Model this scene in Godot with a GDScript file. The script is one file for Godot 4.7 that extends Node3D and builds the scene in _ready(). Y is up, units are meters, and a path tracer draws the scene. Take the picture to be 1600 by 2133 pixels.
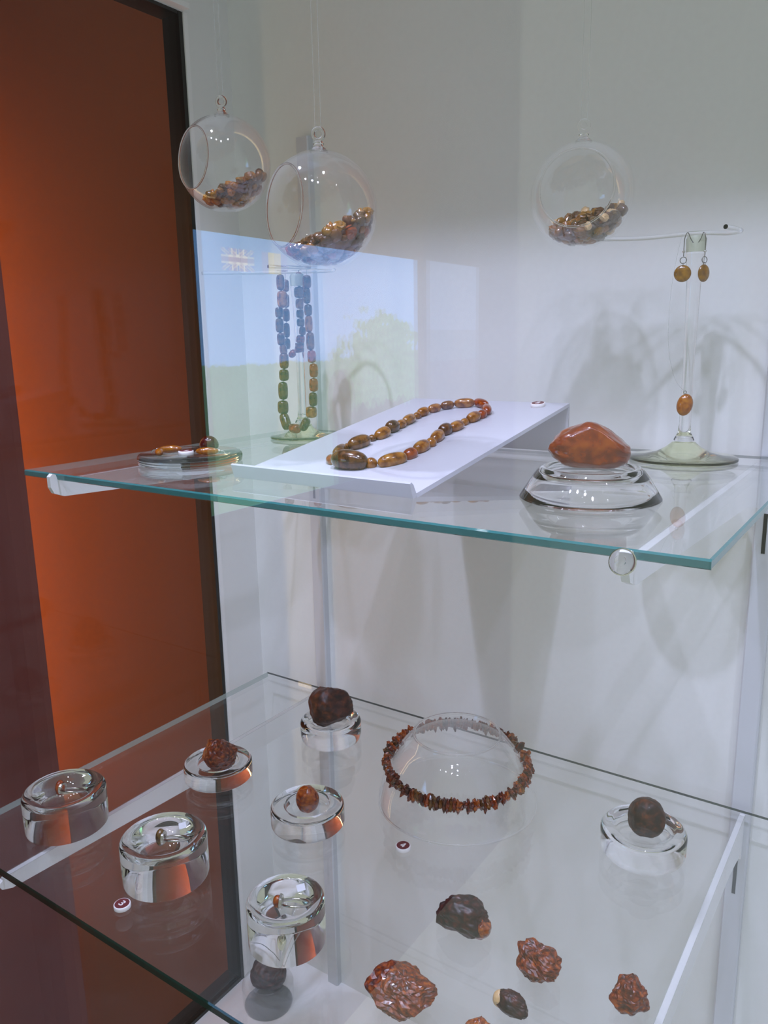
extends Node3D
# A museum showcase with two glass shelves of amber jewellery and raw amber. Metres, y up.
# The corner of the back wall and the left wall stands at x = 0, z = 0; the top of the lower shelf is y = 0.

const SHELF_Y := 0.3723      # top of the upper shelf
const FLOOR_Y := -0.5116
const GLASS_T := 0.006

var rng := RandomNumberGenerator.new()
var taken := {}
var M := {}


# ---------------------------------------------------------------- naming and metadata
func numbered(called: String) -> String:
	var n: int = taken.get(called, 0)
	taken[called] = n + 1
	return called if n == 0 else "%s_%03d" % [called, n]


func tag(o: Node, label: String, category: String, group := "") -> Node:
	o.set_meta("label", label)
	o.set_meta("category", category)
	if group:
		o.set_meta("group", group)
	return o


func thing(called: String, label: String, category: String, at := Vector3.ZERO, group := "") -> Node3D:
	var o := Node3D.new()
	o.name = numbered(called)
	add_child(o)
	o.position = at
	tag(o, label, category, group)
	return o


func obj(called: String, mesh: Mesh, mat: Material, parent: Node = null, at := Vector3.ZERO, basis_ := Basis()) -> MeshInstance3D:
	var o := MeshInstance3D.new()
	o.mesh = mesh
	o.material_override = mat
	o.name = called if parent else numbered(called)
	(parent if parent else self).add_child(o, true)
	o.transform = Transform3D(basis_, at)
	return o


func struct(called: String, mesh: Mesh, mat: Material, at: Vector3, parent: Node = null) -> MeshInstance3D:
	var o := obj(called, mesh, mat, parent, at)
	if parent == null:
		o.set_meta("kind", "structure")
	return o


# ---------------------------------------------------------------- meshes
func arrays(v: PackedVector3Array, n: PackedVector3Array, idx: PackedInt32Array) -> ArrayMesh:
	var c := Vector3.ZERO
	for p in v:
		c += p
	c /= maxf(1.0, v.size())
	var vol := 0.0
	for t in range(0, idx.size(), 3):
		vol += (v[idx[t]] - c).dot((v[idx[t + 1]] - c).cross(v[idx[t + 2]] - c))
	if vol > 0.0:
		for t in range(0, idx.size(), 3):
			var k := idx[t + 1]
			idx[t + 1] = idx[t + 2]
			idx[t + 2] = k
	if n.is_empty():
		n.resize(v.size())
		n.fill(Vector3.ZERO)
		for t in range(0, idx.size(), 3):
			var f := (v[idx[t + 2]] - v[idx[t]]).cross(v[idx[t + 1]] - v[idx[t]])
			for k in 3:
				n[idx[t + k]] += f
		for k in n.size():
			n[k] = n[k].normalized() if n[k].length() > 0.0 else Vector3.UP
	else:
		var agree := 0.0
		for t in range(0, idx.size(), 3):
			var f := (v[idx[t + 2]] - v[idx[t]]).cross(v[idx[t + 1]] - v[idx[t]])
			agree += f.dot(n[idx[t]])
		if agree < 0.0:
			for k in n.size():
				n[k] = -n[k]
	var a := []
	a.resize(Mesh.ARRAY_MAX)
	a[Mesh.ARRAY_VERTEX] = v
	a[Mesh.ARRAY_NORMAL] = n
	a[Mesh.ARRAY_INDEX] = idx
	var m := ArrayMesh.new()
	m.add_surface_from_arrays(Mesh.PRIMITIVE_TRIANGLES, a)
	return m


func flat(v: PackedVector3Array, idx: PackedInt32Array) -> ArrayMesh:
	var w := PackedVector3Array()
	var j := PackedInt32Array()
	for k in idx:
		w.append(v[k])
		j.append(w.size() - 1)
	return arrays(w, PackedVector3Array(), j)


# profile: (radius, height) pairs from the axis round the section and back to the axis (or closed)
func lathe(profile: Array, seg := 64, closed := false) -> ArrayMesh:
	var p: Array = profile.duplicate()
	if closed:
		p.append(p[0])
	var sn := []
	for i in p.size() - 1:
		var d: Vector2 = p[i + 1] - p[i]
		sn.append(Vector2(d.y, -d.x).normalized())
	var v := PackedVector3Array()
	var n := PackedVector3Array()
	var idx := PackedInt32Array()
	for i in p.size() - 1:
		var before: Vector2 = sn[i - 1] if i > 0 else (sn[-1] if closed else sn[i])
		var after: Vector2 = sn[i + 1] if i + 1 < sn.size() else (sn[0] if closed else sn[i])
		var ends := [(sn[i] + before).normalized() if before.dot(sn[i]) > 0.6 else sn[i], (sn[i] + after).normalized() if after.dot(sn[i]) > 0.6 else sn[i]]
		var base := v.size()
		for e in 2:
			var q: Vector2 = p[i + e]
			var m: Vector2 = ends[e]
			for k in seg + 1:
				var a := TAU * (k % seg) / seg
				v.append(Vector3(q.x * cos(a), q.y, q.x * sin(a)))
				n.append(Vector3(m.x * cos(a), m.y, m.x * sin(a)))
		for k in seg:
			var a0 := base + k
			var b0 := base + seg + 1 + k
			if (p[i] as Vector2).x > 1e-7:
				idx.append_array([a0, b0, a0 + 1])
			if (p[i + 1] as Vector2).x > 1e-7:
				idx.append_array([a0 + 1, b0, b0 + 1])
	return arrays(v, n, idx)


func arc(cx: float, cy: float, r: float, a0: float, a1: float, steps: int) -> Array:
	var out := []
	for i in steps + 1:
		var a := deg_to_rad(lerpf(a0, a1, float(i) / steps))
		out.append(Vector2(cx + r * cos(a), cy + r * sin(a)))
	return out


func spline(points: Array, per := 8) -> PackedVector3Array:
	var out := PackedVector3Array()
	var n := points.size()
	for i in n - 1:
		var a: Vector3 = points[maxi(i - 1, 0)]
		var b: Vector3 = points[i]
		var c: Vector3 = points[i + 1]
		var d: Vector3 = points[mini(i + 2, n - 1)]
		for k in per:
			out.append(b.cubic_interpolate(c, a, d, float(k) / per))
	out.append(points[n - 1])
	return out


func tube(path: PackedVector3Array, radius: float, sides := 10, closed := false) -> ArrayMesh:
	var v := PackedVector3Array()
	var nn := PackedVector3Array()
	var idx := PackedInt32Array()
	var count := path.size()
	var up := Vector3(0.31, 0.92, 0.24)
	for i in count:
		var t := (path[(i + 1) % count if closed else mini(i + 1, count - 1)] - path[(i - 1 + count) % count if closed else maxi(i - 1, 0)]).normalized()
		var s := t.cross(up)
		if s.length() < 0.05:
			s = t.cross(Vector3.RIGHT)
		s = s.normalized()
		up = s.cross(t).normalized()
		for k in sides:
			var a := TAU * k / sides
			var d := s * cos(a) + up * sin(a)
			v.append(path[i] + d * radius)
			nn.append(d)
	for i in (count if closed else count - 1):
		for k in sides:
			var a := i * sides + k
			var b := i * sides + (k + 1) % sides
			var c := ((i + 1) % count) * sides + k
			var d := ((i + 1) % count) * sides + (k + 1) % sides
			idx.append_array([a, c, b, b, c, d])
	if not closed:
		for e in [0, count - 1]:
			var out := (path[0] - path[1]).normalized() if e == 0 else (path[count - 1] - path[count - 2]).normalized()
			var base := v.size()
			v.append(path[e])
			nn.append(out)
			for k in sides:
				v.append(v[e * sides + k])
				nn.append(out)
			for k in sides:
				var a := base + 1 + k
				var b := base + 1 + (k + 1) % sides
				idx.append_array([base, a, b] if e == 0 else [base, b, a])
	return arrays(v, nn, idx)


func ring_path(r: float, basis_ := Basis(), at := Vector3.ZERO, n := 28) -> PackedVector3Array:
	var out := PackedVector3Array()
	for k in n:
		var a := TAU * k / n
		out.append(at + basis_ * Vector3(r * cos(a), r * sin(a), 0))
	return out


# a closed lump: shape(direction) gives the distance from the middle
func lump(shape: Callable, nu := 36, nv := 24, faceted := false) -> ArrayMesh:
	var v := PackedVector3Array()
	var idx := PackedInt32Array()
	v.append(shape.call(Vector3.UP))
	for j in range(1, nv):
		var th := PI * j / nv
		for i in nu:
			var ph := TAU * (i + 0.5 * (j % 2)) / nu
			v.append(shape.call(Vector3(sin(th) * cos(ph), cos(th), sin(th) * sin(ph))))
	v.append(shape.call(Vector3.DOWN))
	var last := v.size() - 1
	for i in nu:
		idx.append_array([0, 1 + i, 1 + (i + 1) % nu])
		var b := 1 + (nv - 2) * nu
		idx.append_array([last, b + (i + 1) % nu, b + i])
	for j in nv - 2:
		for i in nu:
			var a := 1 + j * nu + i
			var b := 1 + j * nu + (i + 1) % nu
			var c := a + nu
			var d := b + nu
			idx.append_array([a, c, b, b, c, d])
	return flat(v, idx) if faceted else arrays(v, PackedVector3Array(), idx)


func noise(seed_: int, freq: float, kind := FastNoiseLite.TYPE_SIMPLEX_SMOOTH, octaves := 3) -> FastNoiseLite:
	var f := FastNoiseLite.new()
	f.seed = seed_
	f.frequency = freq
	f.noise_type = kind
	f.fractal_octaves = octaves
	return f


# a stone of half sizes s: planes cut it into broad faces, noise makes it rough; its underside is levelled at y = 0
func stone(s: Vector3, seed_: int, cuts: int, depth: float, rough: float, fine := 0.0, faceted := false, nu := 56, nv := 38) -> ArrayMesh:
	var r := RandomNumberGenerator.new()
	r.seed = seed_
	var planes := []
	for i in cuts:
		var d := Vector3(r.randf_range(-1, 1), r.randf_range(-0.7, 1), r.randf_range(-1, 1)).normalized()
		planes.append([d, 1.0 - depth * r.randf_range(0.35, 1.0)])
	var big := noise(seed_, 0.9)
	var small := noise(seed_ + 7, 5.0)
	var low: float = -s.y * 0.86
	return lump(func(d: Vector3) -> Vector3:
		var q := 1.0
		for p in planes:
			var k: float = d.dot(p[0])
			if k > 0.05:
				q = minf(q, p[1] / k)
		q *= 1.0 + rough * big.get_noise_3dv(d * 1.3) + fine * small.get_noise_3dv(d * 1.2)
		var w := d * q * s
		w.y = maxf(w.y, low)
		return w - Vector3(0, low, 0), nu, nv, faceted)


func bead_mesh(r: float, l: float, square: float) -> ArrayMesh:
	# along y, half length l; square 2 = ellipsoid, more = barrel
	var p := [Vector2(0.0006, -l)]
	for i in range(1, 16):
		var t := -1.0 + 2.0 * i / 16.0
		p.append(Vector2(r * pow(1.0 - pow(absf(t), square), 1.0 / square), l * t))
	p.append(Vector2(0.0006, l))
	p.push_front(Vector2(0, -l))
	p.append(Vector2(0, l))
	return lathe(p, 20)


func prism(poly: PackedVector2Array, depth: float) -> ArrayMesh:
	# outline in x, y; extruded along z, centred
	var v := PackedVector3Array()
	var idx := PackedInt32Array()
	var n := poly.size()
	for z in [-depth / 2, depth / 2]:
		for q in poly:
			v.append(Vector3(q.x, q.y, z))
	var cap := Geometry2D.triangulate_polygon(poly)
	for t in range(0, cap.size(), 3):
		idx.append_array([cap[t], cap[t + 1], cap[t + 2], n + cap[t], n + cap[t + 2], n + cap[t + 1]])
	var ccw := not Geometry2D.is_polygon_clockwise(poly)
	for k in n:
		var a := k
		var b := (k + 1) % n
		idx.append_array([a, n + a, b, b, n + a, n + b] if ccw == (cap_side(v, cap, n)) else [a, b, n + a, b, n + b, n + a])
	return flat(v, idx)


func cap_side(v: PackedVector3Array, cap: PackedInt32Array, _n: int) -> bool:
	var a := v[cap[0]]
	var b := v[cap[1]]
	var c := v[cap[2]]
	return (b - a).cross(c - a).z > 0.0


func box(s: Vector3) -> BoxMesh:
	var b := BoxMesh.new()
	b.size = s
	return b


func axis_basis(y_axis: Vector3, spin := 0.0) -> Basis:
	var y := y_axis.normalized()
	var x := y.cross(Vector3(0.3, 0.1, 0.95))
	if x.length() < 0.05:
		x = y.cross(Vector3.RIGHT)
	x = x.normalized()
	return Basis(x, y, x.cross(y)) * Basis(Vector3.UP, spin)


# ---------------------------------------------------------------- materials
func plain(c: Color, rough := 0.5, metal := 0.0) -> StandardMaterial3D:
	var m := StandardMaterial3D.new()
	m.albedo_color = c
	m.roughness = rough
	m.metallic = metal
	return m


func grain(c0: Color, c1: Color, c2: Color, seed_: int, freq: float, octaves := 4) -> NoiseTexture2D:
	var t := NoiseTexture2D.new()
	t.width = 256
	t.height = 256
	t.seamless = true
	t.noise = noise(seed_, freq, FastNoiseLite.TYPE_SIMPLEX_SMOOTH, octaves)
	var g := Gradient.new()
	g.offsets = PackedFloat32Array([0.15, 0.5, 0.85])
	g.colors = PackedColorArray([c0, c1, c2])
	t.color_ramp = g
	return t


func tri(m: StandardMaterial3D, tex: Texture2D, scale_: float) -> StandardMaterial3D:
	m.albedo_texture = tex
	m.uv1_triplanar = true
	m.uv1_scale = Vector3.ONE * scale_
	return m


func amber(name_: String, c0: Color, c1: Color, c2: Color, seed_: int, through: float, rough: float, scale_ := 30.0, coat := 0.6) -> void:
	var m := tri(plain(Color(1, 1, 1, 1.0 - through), rough), grain(c0, c1, c2, seed_, 0.018), scale_)
	if through > 0.0:
		m.refraction_enabled = true
		m.refraction_scale = 0.054
	m.clearcoat_enabled = true
	m.clearcoat = coat
	m.clearcoat_roughness = 0.08
	M[name_] = m


func pane(c: Color, specular := 0.5) -> StandardMaterial3D:
	var m := plain(c, 0.0)
	m.transparency = BaseMaterial3D.TRANSPARENCY_ALPHA
	m.metallic_specular = specular
	return m


func glass(c: Color, ior := 0.05) -> StandardMaterial3D:
	var m := plain(Color(c, 0.0), 0.0)
	m.refraction_enabled = true
	m.refraction_scale = ior
	return m


func make_materials() -> void:
	M.wall = tri(plain(Color(1, 1, 1), 0.6), grain(Color(0.896, 0.90, 0.896), Color(0.90, 0.905, 0.90), Color(0.904, 0.908, 0.904), 3, 0.05), 9.0)
	M.white_metal = plain(Color(0.93, 0.93, 0.93), 0.35)
	M.floor = plain(Color(0.97, 0.97, 0.975), 0.5)
	M.rail = plain(Color(0.80, 0.81, 0.83), 0.35)
	M.slot = plain(Color(0.03, 0.03, 0.03), 0.6)
	M.acrylic = plain(Color(0.84, 0.84, 0.86), 0.25)
	M.acrylic.backlight_enabled = true
	M.acrylic.backlight = Color(0.72, 0.72, 0.75)
	M.black = plain(Color(0.02, 0.02, 0.022), 0.35)
	M.sheet = pane(Color(0.9, 0.97, 0.95, 0.015))
	M.side_glass = pane(Color(0.9, 0.9, 0.9, 0.0), 0.24)
	M.front_glass = pane(Color(0.95, 0.97, 0.97, 0.0))
	M.thin_glass = pane(Color(0.95, 0.97, 0.97, 0.01))
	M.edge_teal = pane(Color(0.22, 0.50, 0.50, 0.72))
	M.edge_dim_reflection = pane(Color(0.02, 0.17, 0.13, 0.85))  # darker copy of the glass edge, dim reflections painted into its colour
	M.edge_bright_reflection = pane(Color(0.72, 0.80, 0.78, 0.45))  # paler edge copy, bright reflections painted into its colour
	M.clear = glass(Color(1, 1, 1))
	M.straw_glass = glass(Color(0.965, 0.98, 0.84))
	M.frosted = plain(Color(0.86, 0.88, 0.80, 0.35), 0.45)
	M.frosted.refraction_enabled = true
	M.frosted.refraction_scale = 0.045
	M.nylon = pane(Color(0.70, 0.72, 0.70, 0.22))
	M.steel = plain(Color(0.55, 0.54, 0.52), 0.25, 1.0)
	M.silver = plain(Color(0.80, 0.79, 0.76), 0.18, 1.0)
	M.tag_white = plain(Color(0.95, 0.93, 0.93), 0.45)
	M.tag_red = plain(Color(0.42, 0.16, 0.18), 0.45)
	M.paper = plain(Color(0.90, 0.90, 0.93), 0.6)
	M.lamp_body = plain(Color(0.85, 0.85, 0.85), 0.4)
	M.dark_wall = plain(Color(0.36, 0.14, 0.09), 0.6)
	M.hall = plain(Color(0.30, 0.29, 0.29), 0.8)
	M.amber_wall = tri(plain(Color(1, 1, 1), 0.7), grain(Color(0.50, 0.21, 0.005), Color(0.51, 0.215, 0.006), Color(0.52, 0.22, 0.007), 5, 0.05), 5.0)
	amber("cognac", Color(0.42, 0.13, 0.02), Color(0.66, 0.27, 0.04), Color(0.80, 0.40, 0.07), 11, 0.35, 0.18, 22.0)
	amber("lump", Color(0.42, 0.13, 0.02), Color(0.58, 0.22, 0.02), Color(0.70, 0.34, 0.04), 10, 0.45, 0.22, 14.0)
	amber("honey", Color(0.55, 0.26, 0.03), Color(0.74, 0.42, 0.06), Color(0.84, 0.55, 0.12), 12, 0.45, 0.15)
	amber("mustard", Color(0.47, 0.30, 0.03), Color(0.62, 0.42, 0.05), Color(0.70, 0.50, 0.10), 13, 0.25, 0.2)
	amber("tawny", Color(0.44, 0.23, 0.05), Color(0.66, 0.40, 0.11), Color(0.78, 0.55, 0.22), 14, 0.3, 0.16)
	amber("umber", Color(0.22, 0.115, 0.045), Color(0.36, 0.21, 0.09), Color(0.48, 0.31, 0.15), 15, 0.1, 0.18)
	amber("olive", Color(0.25, 0.16, 0.05), Color(0.38, 0.26, 0.08), Color(0.50, 0.36, 0.14), 16, 0.2, 0.15)
	amber("walnut", Color(0.28, 0.14, 0.05), Color(0.47, 0.28, 0.09), Color(0.60, 0.40, 0.16), 17, 0.15, 0.15)
	amber("cherry", Color(0.20, 0.03, 0.02), Color(0.34, 0.06, 0.03), Color(0.42, 0.10, 0.04), 18, 0.4, 0.08)
	amber("rust", Color(0.18, 0.04, 0.015), Color(0.45, 0.15, 0.035), Color(0.74, 0.38, 0.07), 19, 0.2, 0.3, 38.0, 0.12)
	amber("bark", Color(0.12, 0.05, 0.03), Color(0.22, 0.095, 0.05), Color(0.42, 0.20, 0.07), 20, 0.0, 0.5, 25.0, 0.1)
	amber("plum", Color(0.09, 0.035, 0.045), Color(0.18, 0.075, 0.085), Color(0.36, 0.15, 0.11), 21, 0.0, 0.42, 30.0, 0.05)
	amber("lemon", Color(0.75, 0.58, 0.04), Color(0.88, 0.72, 0.08), Color(0.92, 0.80, 0.18), 22, 0.2, 0.2)
	amber("cream", Color(0.74, 0.60, 0.42), Color(0.80, 0.66, 0.46), Color(0.86, 0.74, 0.56), 23, 0.0, 0.3)
	amber("ember", Color(0.36, 0.10, 0.02), Color(0.58, 0.24, 0.045), Color(0.76, 0.42, 0.09), 24, 0.3, 0.2, 40.0)
	amber("slate", Color(0.10, 0.10, 0.12), Color(0.22, 0.21, 0.23), Color(0.34, 0.32, 0.33), 25, 0.0, 0.3)


# ---------------------------------------------------------------- the script
func _ready() -> void:
	rng.seed = 20
	make_camera_and_light()
	make_materials()
	make_case()
	make_outside()
	make_shelves()
	make_upper_shelf_things()
	make_globes()
	make_lower_shelf_things()
	make_floor_things()


func make_camera_and_light() -> void:
	var cam := Camera3D.new()
	cam.name = "camera"
	cam.fov = rad_to_deg(2.0 * atan(1066.5 / 1643.79))
	cam.near = 0.01
	add_child(cam)
	cam.position = Vector3(0.8106, 0.4868, 0.8371)
	cam.basis = Basis(Vector3.UP, 0.6029) * Basis(Vector3.RIGHT, -0.2131) * Basis(Vector3.BACK, -0.018)
	var e := Environment.new()
	e.background_mode = Environment.BG_COLOR
	e.background_color = Color(0.64, 0.665, 0.605)
	e.background_energy_multiplier = 1.0
	e.ambient_light_source = Environment.AMBIENT_SOURCE_BG
	e.tonemap_mode = Environment.TONE_MAPPER_LINEAR
	e.tonemap_exposure = 1.04
	e.sdfgi_enabled = true
	e.ssao_enabled = true
	e.ssil_enabled = true
	var w := WorldEnvironment.new()
	w.name = "surroundings"
	w.environment = e
	add_child(w)


const LAMP_X := [0.20, 0.60, 1.05]
const LAMP_POWER := [0.54, 0.50, 0.42]
const LAMP_Y := 1.12
const LAMP_Z := 0.47


func make_case() -> void:
	var x1 := 1.34
	var top := 1.16
	var front := 0.55
	var h := top - FLOOR_Y
	struct("wall_back", box(Vector3(x1 + 0.06, h + 0.06, 0.03)), M.wall, Vector3(x1 / 2, FLOOR_Y + h / 2, -0.015))
	struct("floor", box(Vector3(x1 + 0.06, 0.03, front + 0.03)), M.floor, Vector3(x1 / 2, FLOOR_Y - 0.015, front / 2))
	struct("ceiling", box(Vector3(x1 + 0.06, 0.03, front + 0.03)), M.wall, Vector3(x1 / 2, top + 0.015, front / 2))
	struct("wall_right", box(Vector3(0.03, h, front)), M.wall, Vector3(x1 + 0.015, FLOOR_Y + h / 2, front / 2))
	# the left wall: a white return next to the corner, a band above, and the side window between them
	var wz := 0.0785
	var wtop := 0.889
	struct("wall_left", box(Vector3(0.03, h, wz)), M.wall, Vector3(-0.015, FLOOR_Y + h / 2, wz / 2))
	struct("trim_1", box(Vector3(0.03, top - wtop, front - wz)), M.wall, Vector3(-0.015, (top + wtop) / 2, (front + wz) / 2))
	struct("trim_2", box(Vector3(0.004, wtop - FLOOR_Y, 0.006)), M.white_metal, Vector3(-0.0015, (wtop + FLOOR_Y) / 2, wz - 0.0035))
	struct("trim_3", box(Vector3(0.012, 0.006, front - wz)), M.white_metal, Vector3(0.0062, wtop + 0.0035, (front + wz) / 2))
	var win := Node3D.new()
	win.name = "window_1"
	win.set_meta("kind", "structure")
	add_child(win)
	obj("pane", box(Vector3(0.006, wtop - FLOOR_Y - 0.006, front - wz - 0.0075)), M.side_glass, win, Vector3(-0.008, (wtop + FLOOR_Y) / 2 + 0.003, (front + wz + 0.0075) / 2))
	obj("black_frame", box(Vector3(0.030, wtop - FLOOR_Y, 0.0060)), M.black, win, Vector3(-0.0165, (wtop + FLOOR_Y) / 2, wz + 0.0030))
	obj("black_frame", box(Vector3(0.030, 0.006, front - wz - 0.0075)), M.black, win, Vector3(-0.0165, FLOOR_Y + 0.003, (front + wz + 0.0075) / 2))
	obj("black_frame", box(Vector3(0.030, 0.004, front - wz - 0.0075)), M.black, win, Vector3(-0.0165, wtop - 0.002, (front + wz + 0.0075) / 2))
	var win2 := Node3D.new()
	win2.name = "window_2"
	win2.set_meta("kind", "structure")
	add_child(win2)
	obj("pane", box(Vector3(x1 + 0.02, h, 0.008)), M.front_glass, win2, Vector3(x1 / 2, FLOOR_Y + h / 2, front + 0.004))
	# downlights in the ceiling of the case
	var where := ["above the left end of the shelves", "above the right half of the shelves", "beyond the right end of the shelves"]
	for i in LAMP_X.size():
		var t := thing("ceiling_spotlight", "small white round downlight in the case ceiling " + where[i], "lamp", Vector3(LAMP_X[i], LAMP_Y, LAMP_Z), "downlights in the case ceiling")
		obj("housing", lathe([Vector2(0, 0.04), Vector2(0.032, 0.04), Vector2(0.032, -0.004), Vector2(0.026, -0.004), Vector2(0.022, 0.012), Vector2(0, 0.012)], 32), M.lamp_body, t)
		var lens := plain(Color(1, 1, 1))
		lens.emission_enabled = true
		lens.emission = Color(0.94, 0.96, 1.0)
		lens.emission_energy_multiplier = 30.0
		obj("lens", lathe([Vector2(0, 0.010), Vector2(0.014, 0.010), Vector2(0.012, 0.004), Vector2(0, 0.002)], 24), lens, t)
		var l := SpotLight3D.new()
		l.name = "beam"
		t.add_child(l)
		l.position = Vector3(0, -0.006, 0)
		l.basis = Basis(Vector3.RIGHT, -PI / 2 + 0.02)
		l.light_color = Color(0.83, 0.855, 1.0)
		l.light_energy = LAMP_POWER[i]
		l.light_size = 0.010
		l.spot_angle = 46.0
		l.spot_angle_attenuation = 1.0
		l.spot_range = 6.0
		l.spot_attenuation = 2.0
		l.shadow_enabled = true


func make_outside() -> void:
	# beyond the side window: an amber wall, lit by an upright tube lamp that a dark partition hides
	struct("wall_amber", box(Vector3(0.03, 2.4, 1.3)), M.amber_wall, Vector3(-0.345, 0.15, 0.12))
	struct("wall_partition", box(Vector3(0.02, 2.4, 0.42)), M.dark_wall, Vector3(-0.07, 0.15, 0.318 + 0.21))
	struct("wall_end", box(Vector3(0.40, 2.4, 0.03)), M.dark_wall, Vector3(-0.20, 0.15, -0.50))
	struct("wall_light_block", box(Vector3(0.36, 2.4, 0.03)), M.dark_wall, Vector3(-0.18, 0.15, 0.753))  # unseen closure, added to keep surrounding light off the amber wall
	struct("ceiling_light_block", box(Vector3(0.40, 0.03, 1.3)), M.dark_wall, Vector3(-0.20, 1.335, 0.12))  # unseen lid, added to block light from above
	struct("floor_light_block", box(Vector3(0.40, 0.03, 1.3)), M.dark_wall, Vector3(-0.20, -1.035, 0.12))  # unseen base, added to block light from below
	struct("wall_hall", box(Vector3(0.03, 4.2, 1.55)), M.hall, Vector3(-0.165, 1.05, 0.78 + 0.775))
	var t := thing("tube_lamp", "upright tube lamp behind the dark partition", "lamp", Vector3(-0.17, 0.25, 0.33))
	var glow := plain(Color(1, 1, 1))
	glow.emission_enabled = true
	glow.emission = Color(1.0, 0.86, 0.62)
	glow.emission_energy_multiplier = 5.0
	obj("tube", lathe([Vector2(0, -0.5), Vector2(0.013, -0.5), Vector2(0.013, 0.5), Vector2(0, 0.5)], 20), glow, t)
	obj("end_cap", lathe([Vector2(0, -0.53), Vector2(0.014, -0.53), Vector2(0.014, -0.5), Vector2(0, -0.5)], 20), M.lamp_body, t)
	obj("end_cap", lathe([Vector2(0, 0.5), Vector2(0.014, 0.5), Vector2(0.014, 0.53), Vector2(0, 0.53)], 20), M.lamp_body, t)
	var l := AreaLight3D.new()
	l.name = "glow"
	t.add_child(l)
	l.area_size = Vector2(0.026, 1.0)
	l.position = Vector3(-0.012, 0, -0.012)
	l.basis = Basis(Vector3.UP, PI / 3.2)
	l.light_color = Color(1.0, 0.84, 0.55)
	l.light_energy = 0.24
	l.shadow_enabled = true
	# unseen spotlights added to brighten the lower wall: they shine in through the front glass, below the edge of the case ceiling
	var rail_at := ["leftmost of the four", "second from the left of the four", "third from the left of the four", "rightmost of the four"]
	for k in 4:
		var p := thing("added_fill_spotlight", "added white fill spotlight over the hall, " + rail_at[k], "lamp", Vector3(-0.05 + 0.44 * k, 2.2, 1.6), "added fill spotlights over the hall")
		var b := Basis(Vector3.RIGHT, 0.80)
		obj("housing", lathe([Vector2(0, 0.15), Vector2(0.055, 0.15), Vector2(0.06, 0.14), Vector2(0.06, -0.01), Vector2(0.055, -0.01), Vector2(0.05, 0.02), Vector2(0, 0.02)], 32), M.lamp_body, p, Vector3.ZERO, b)
		var lens := plain(Color(1, 1, 1))
		lens.emission_enabled = true
		lens.emission = Color(0.92, 0.93, 1.0)
		lens.emission_energy_multiplier = 30.0
		obj("lens", lathe([Vector2(0, 0.018), Vector2(0.045, 0.018), Vector2(0.04, 0.008), Vector2(0, 0.004)], 28), lens, p, Vector3.ZERO, b)
		obj("arm", tube(PackedVector3Array([b * Vector3(0, 0.14, 0), Vector3(0, 0.8, 0.10)]), 0.008, 10), M.lamp_body, p)
		var a := SpotLight3D.new()
		a.name = "beam"
		p.add_child(a)
		a.position = b * Vector3(0, -0.012, 0)
		a.basis = b * Basis(Vector3.RIGHT, -PI / 2)
		a.light_color = Color(0.80, 0.83, 1.0)
		a.light_energy = 0.52
		a.light_size = 0.045
		a.spot_angle = 40.0
		a.spot_angle_attenuation = 0.9
		a.spot_range = 8.0
		a.spot_attenuation = 2.0
		a.shadow_enabled = true
	# the two screens in the hall that the front glass mirrors
	screen("information_screen", "wide screen showing a green tree under a blue sky, mirrored in the front glass", Vector3(-0.135, 0.435, 1.468), Vector2(0.625, 0.445), picture_landscape(), 4.2)
	screen("side_screen", "narrow pale blue screen beside the landscape, mirrored in the front glass", Vector3(-0.135, 0.48, 1.95), Vector2(0.235, 0.36), picture_pale(), 1.6)


func screen(called: String, label: String, at: Vector3, size: Vector2, im: Image, energy: float) -> void:
	var t := thing(called, label, "screen", at)
	obj("bezel", box(Vector3(0.024, size.y + 0.016, size.x + 0.016)), M.black, t, Vector3(-0.0125, 0, 0))
	var q := QuadMesh.new()
	q.size = size
	var m := plain(Color(0.02, 0.02, 0.02), 0.3)
	m.emission_enabled = true
	m.emission = Color(1, 1, 1)
	m.emission_operator = BaseMaterial3D.EMISSION_OP_MULTIPLY
	m.emission_texture = ImageTexture.create_from_image(im)
	m.emission_energy_multiplier = energy
	obj("screen_panel", q, m, t, Vector3(0.0005, 0, 0), Basis(Vector3.UP, PI / 2))


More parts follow.
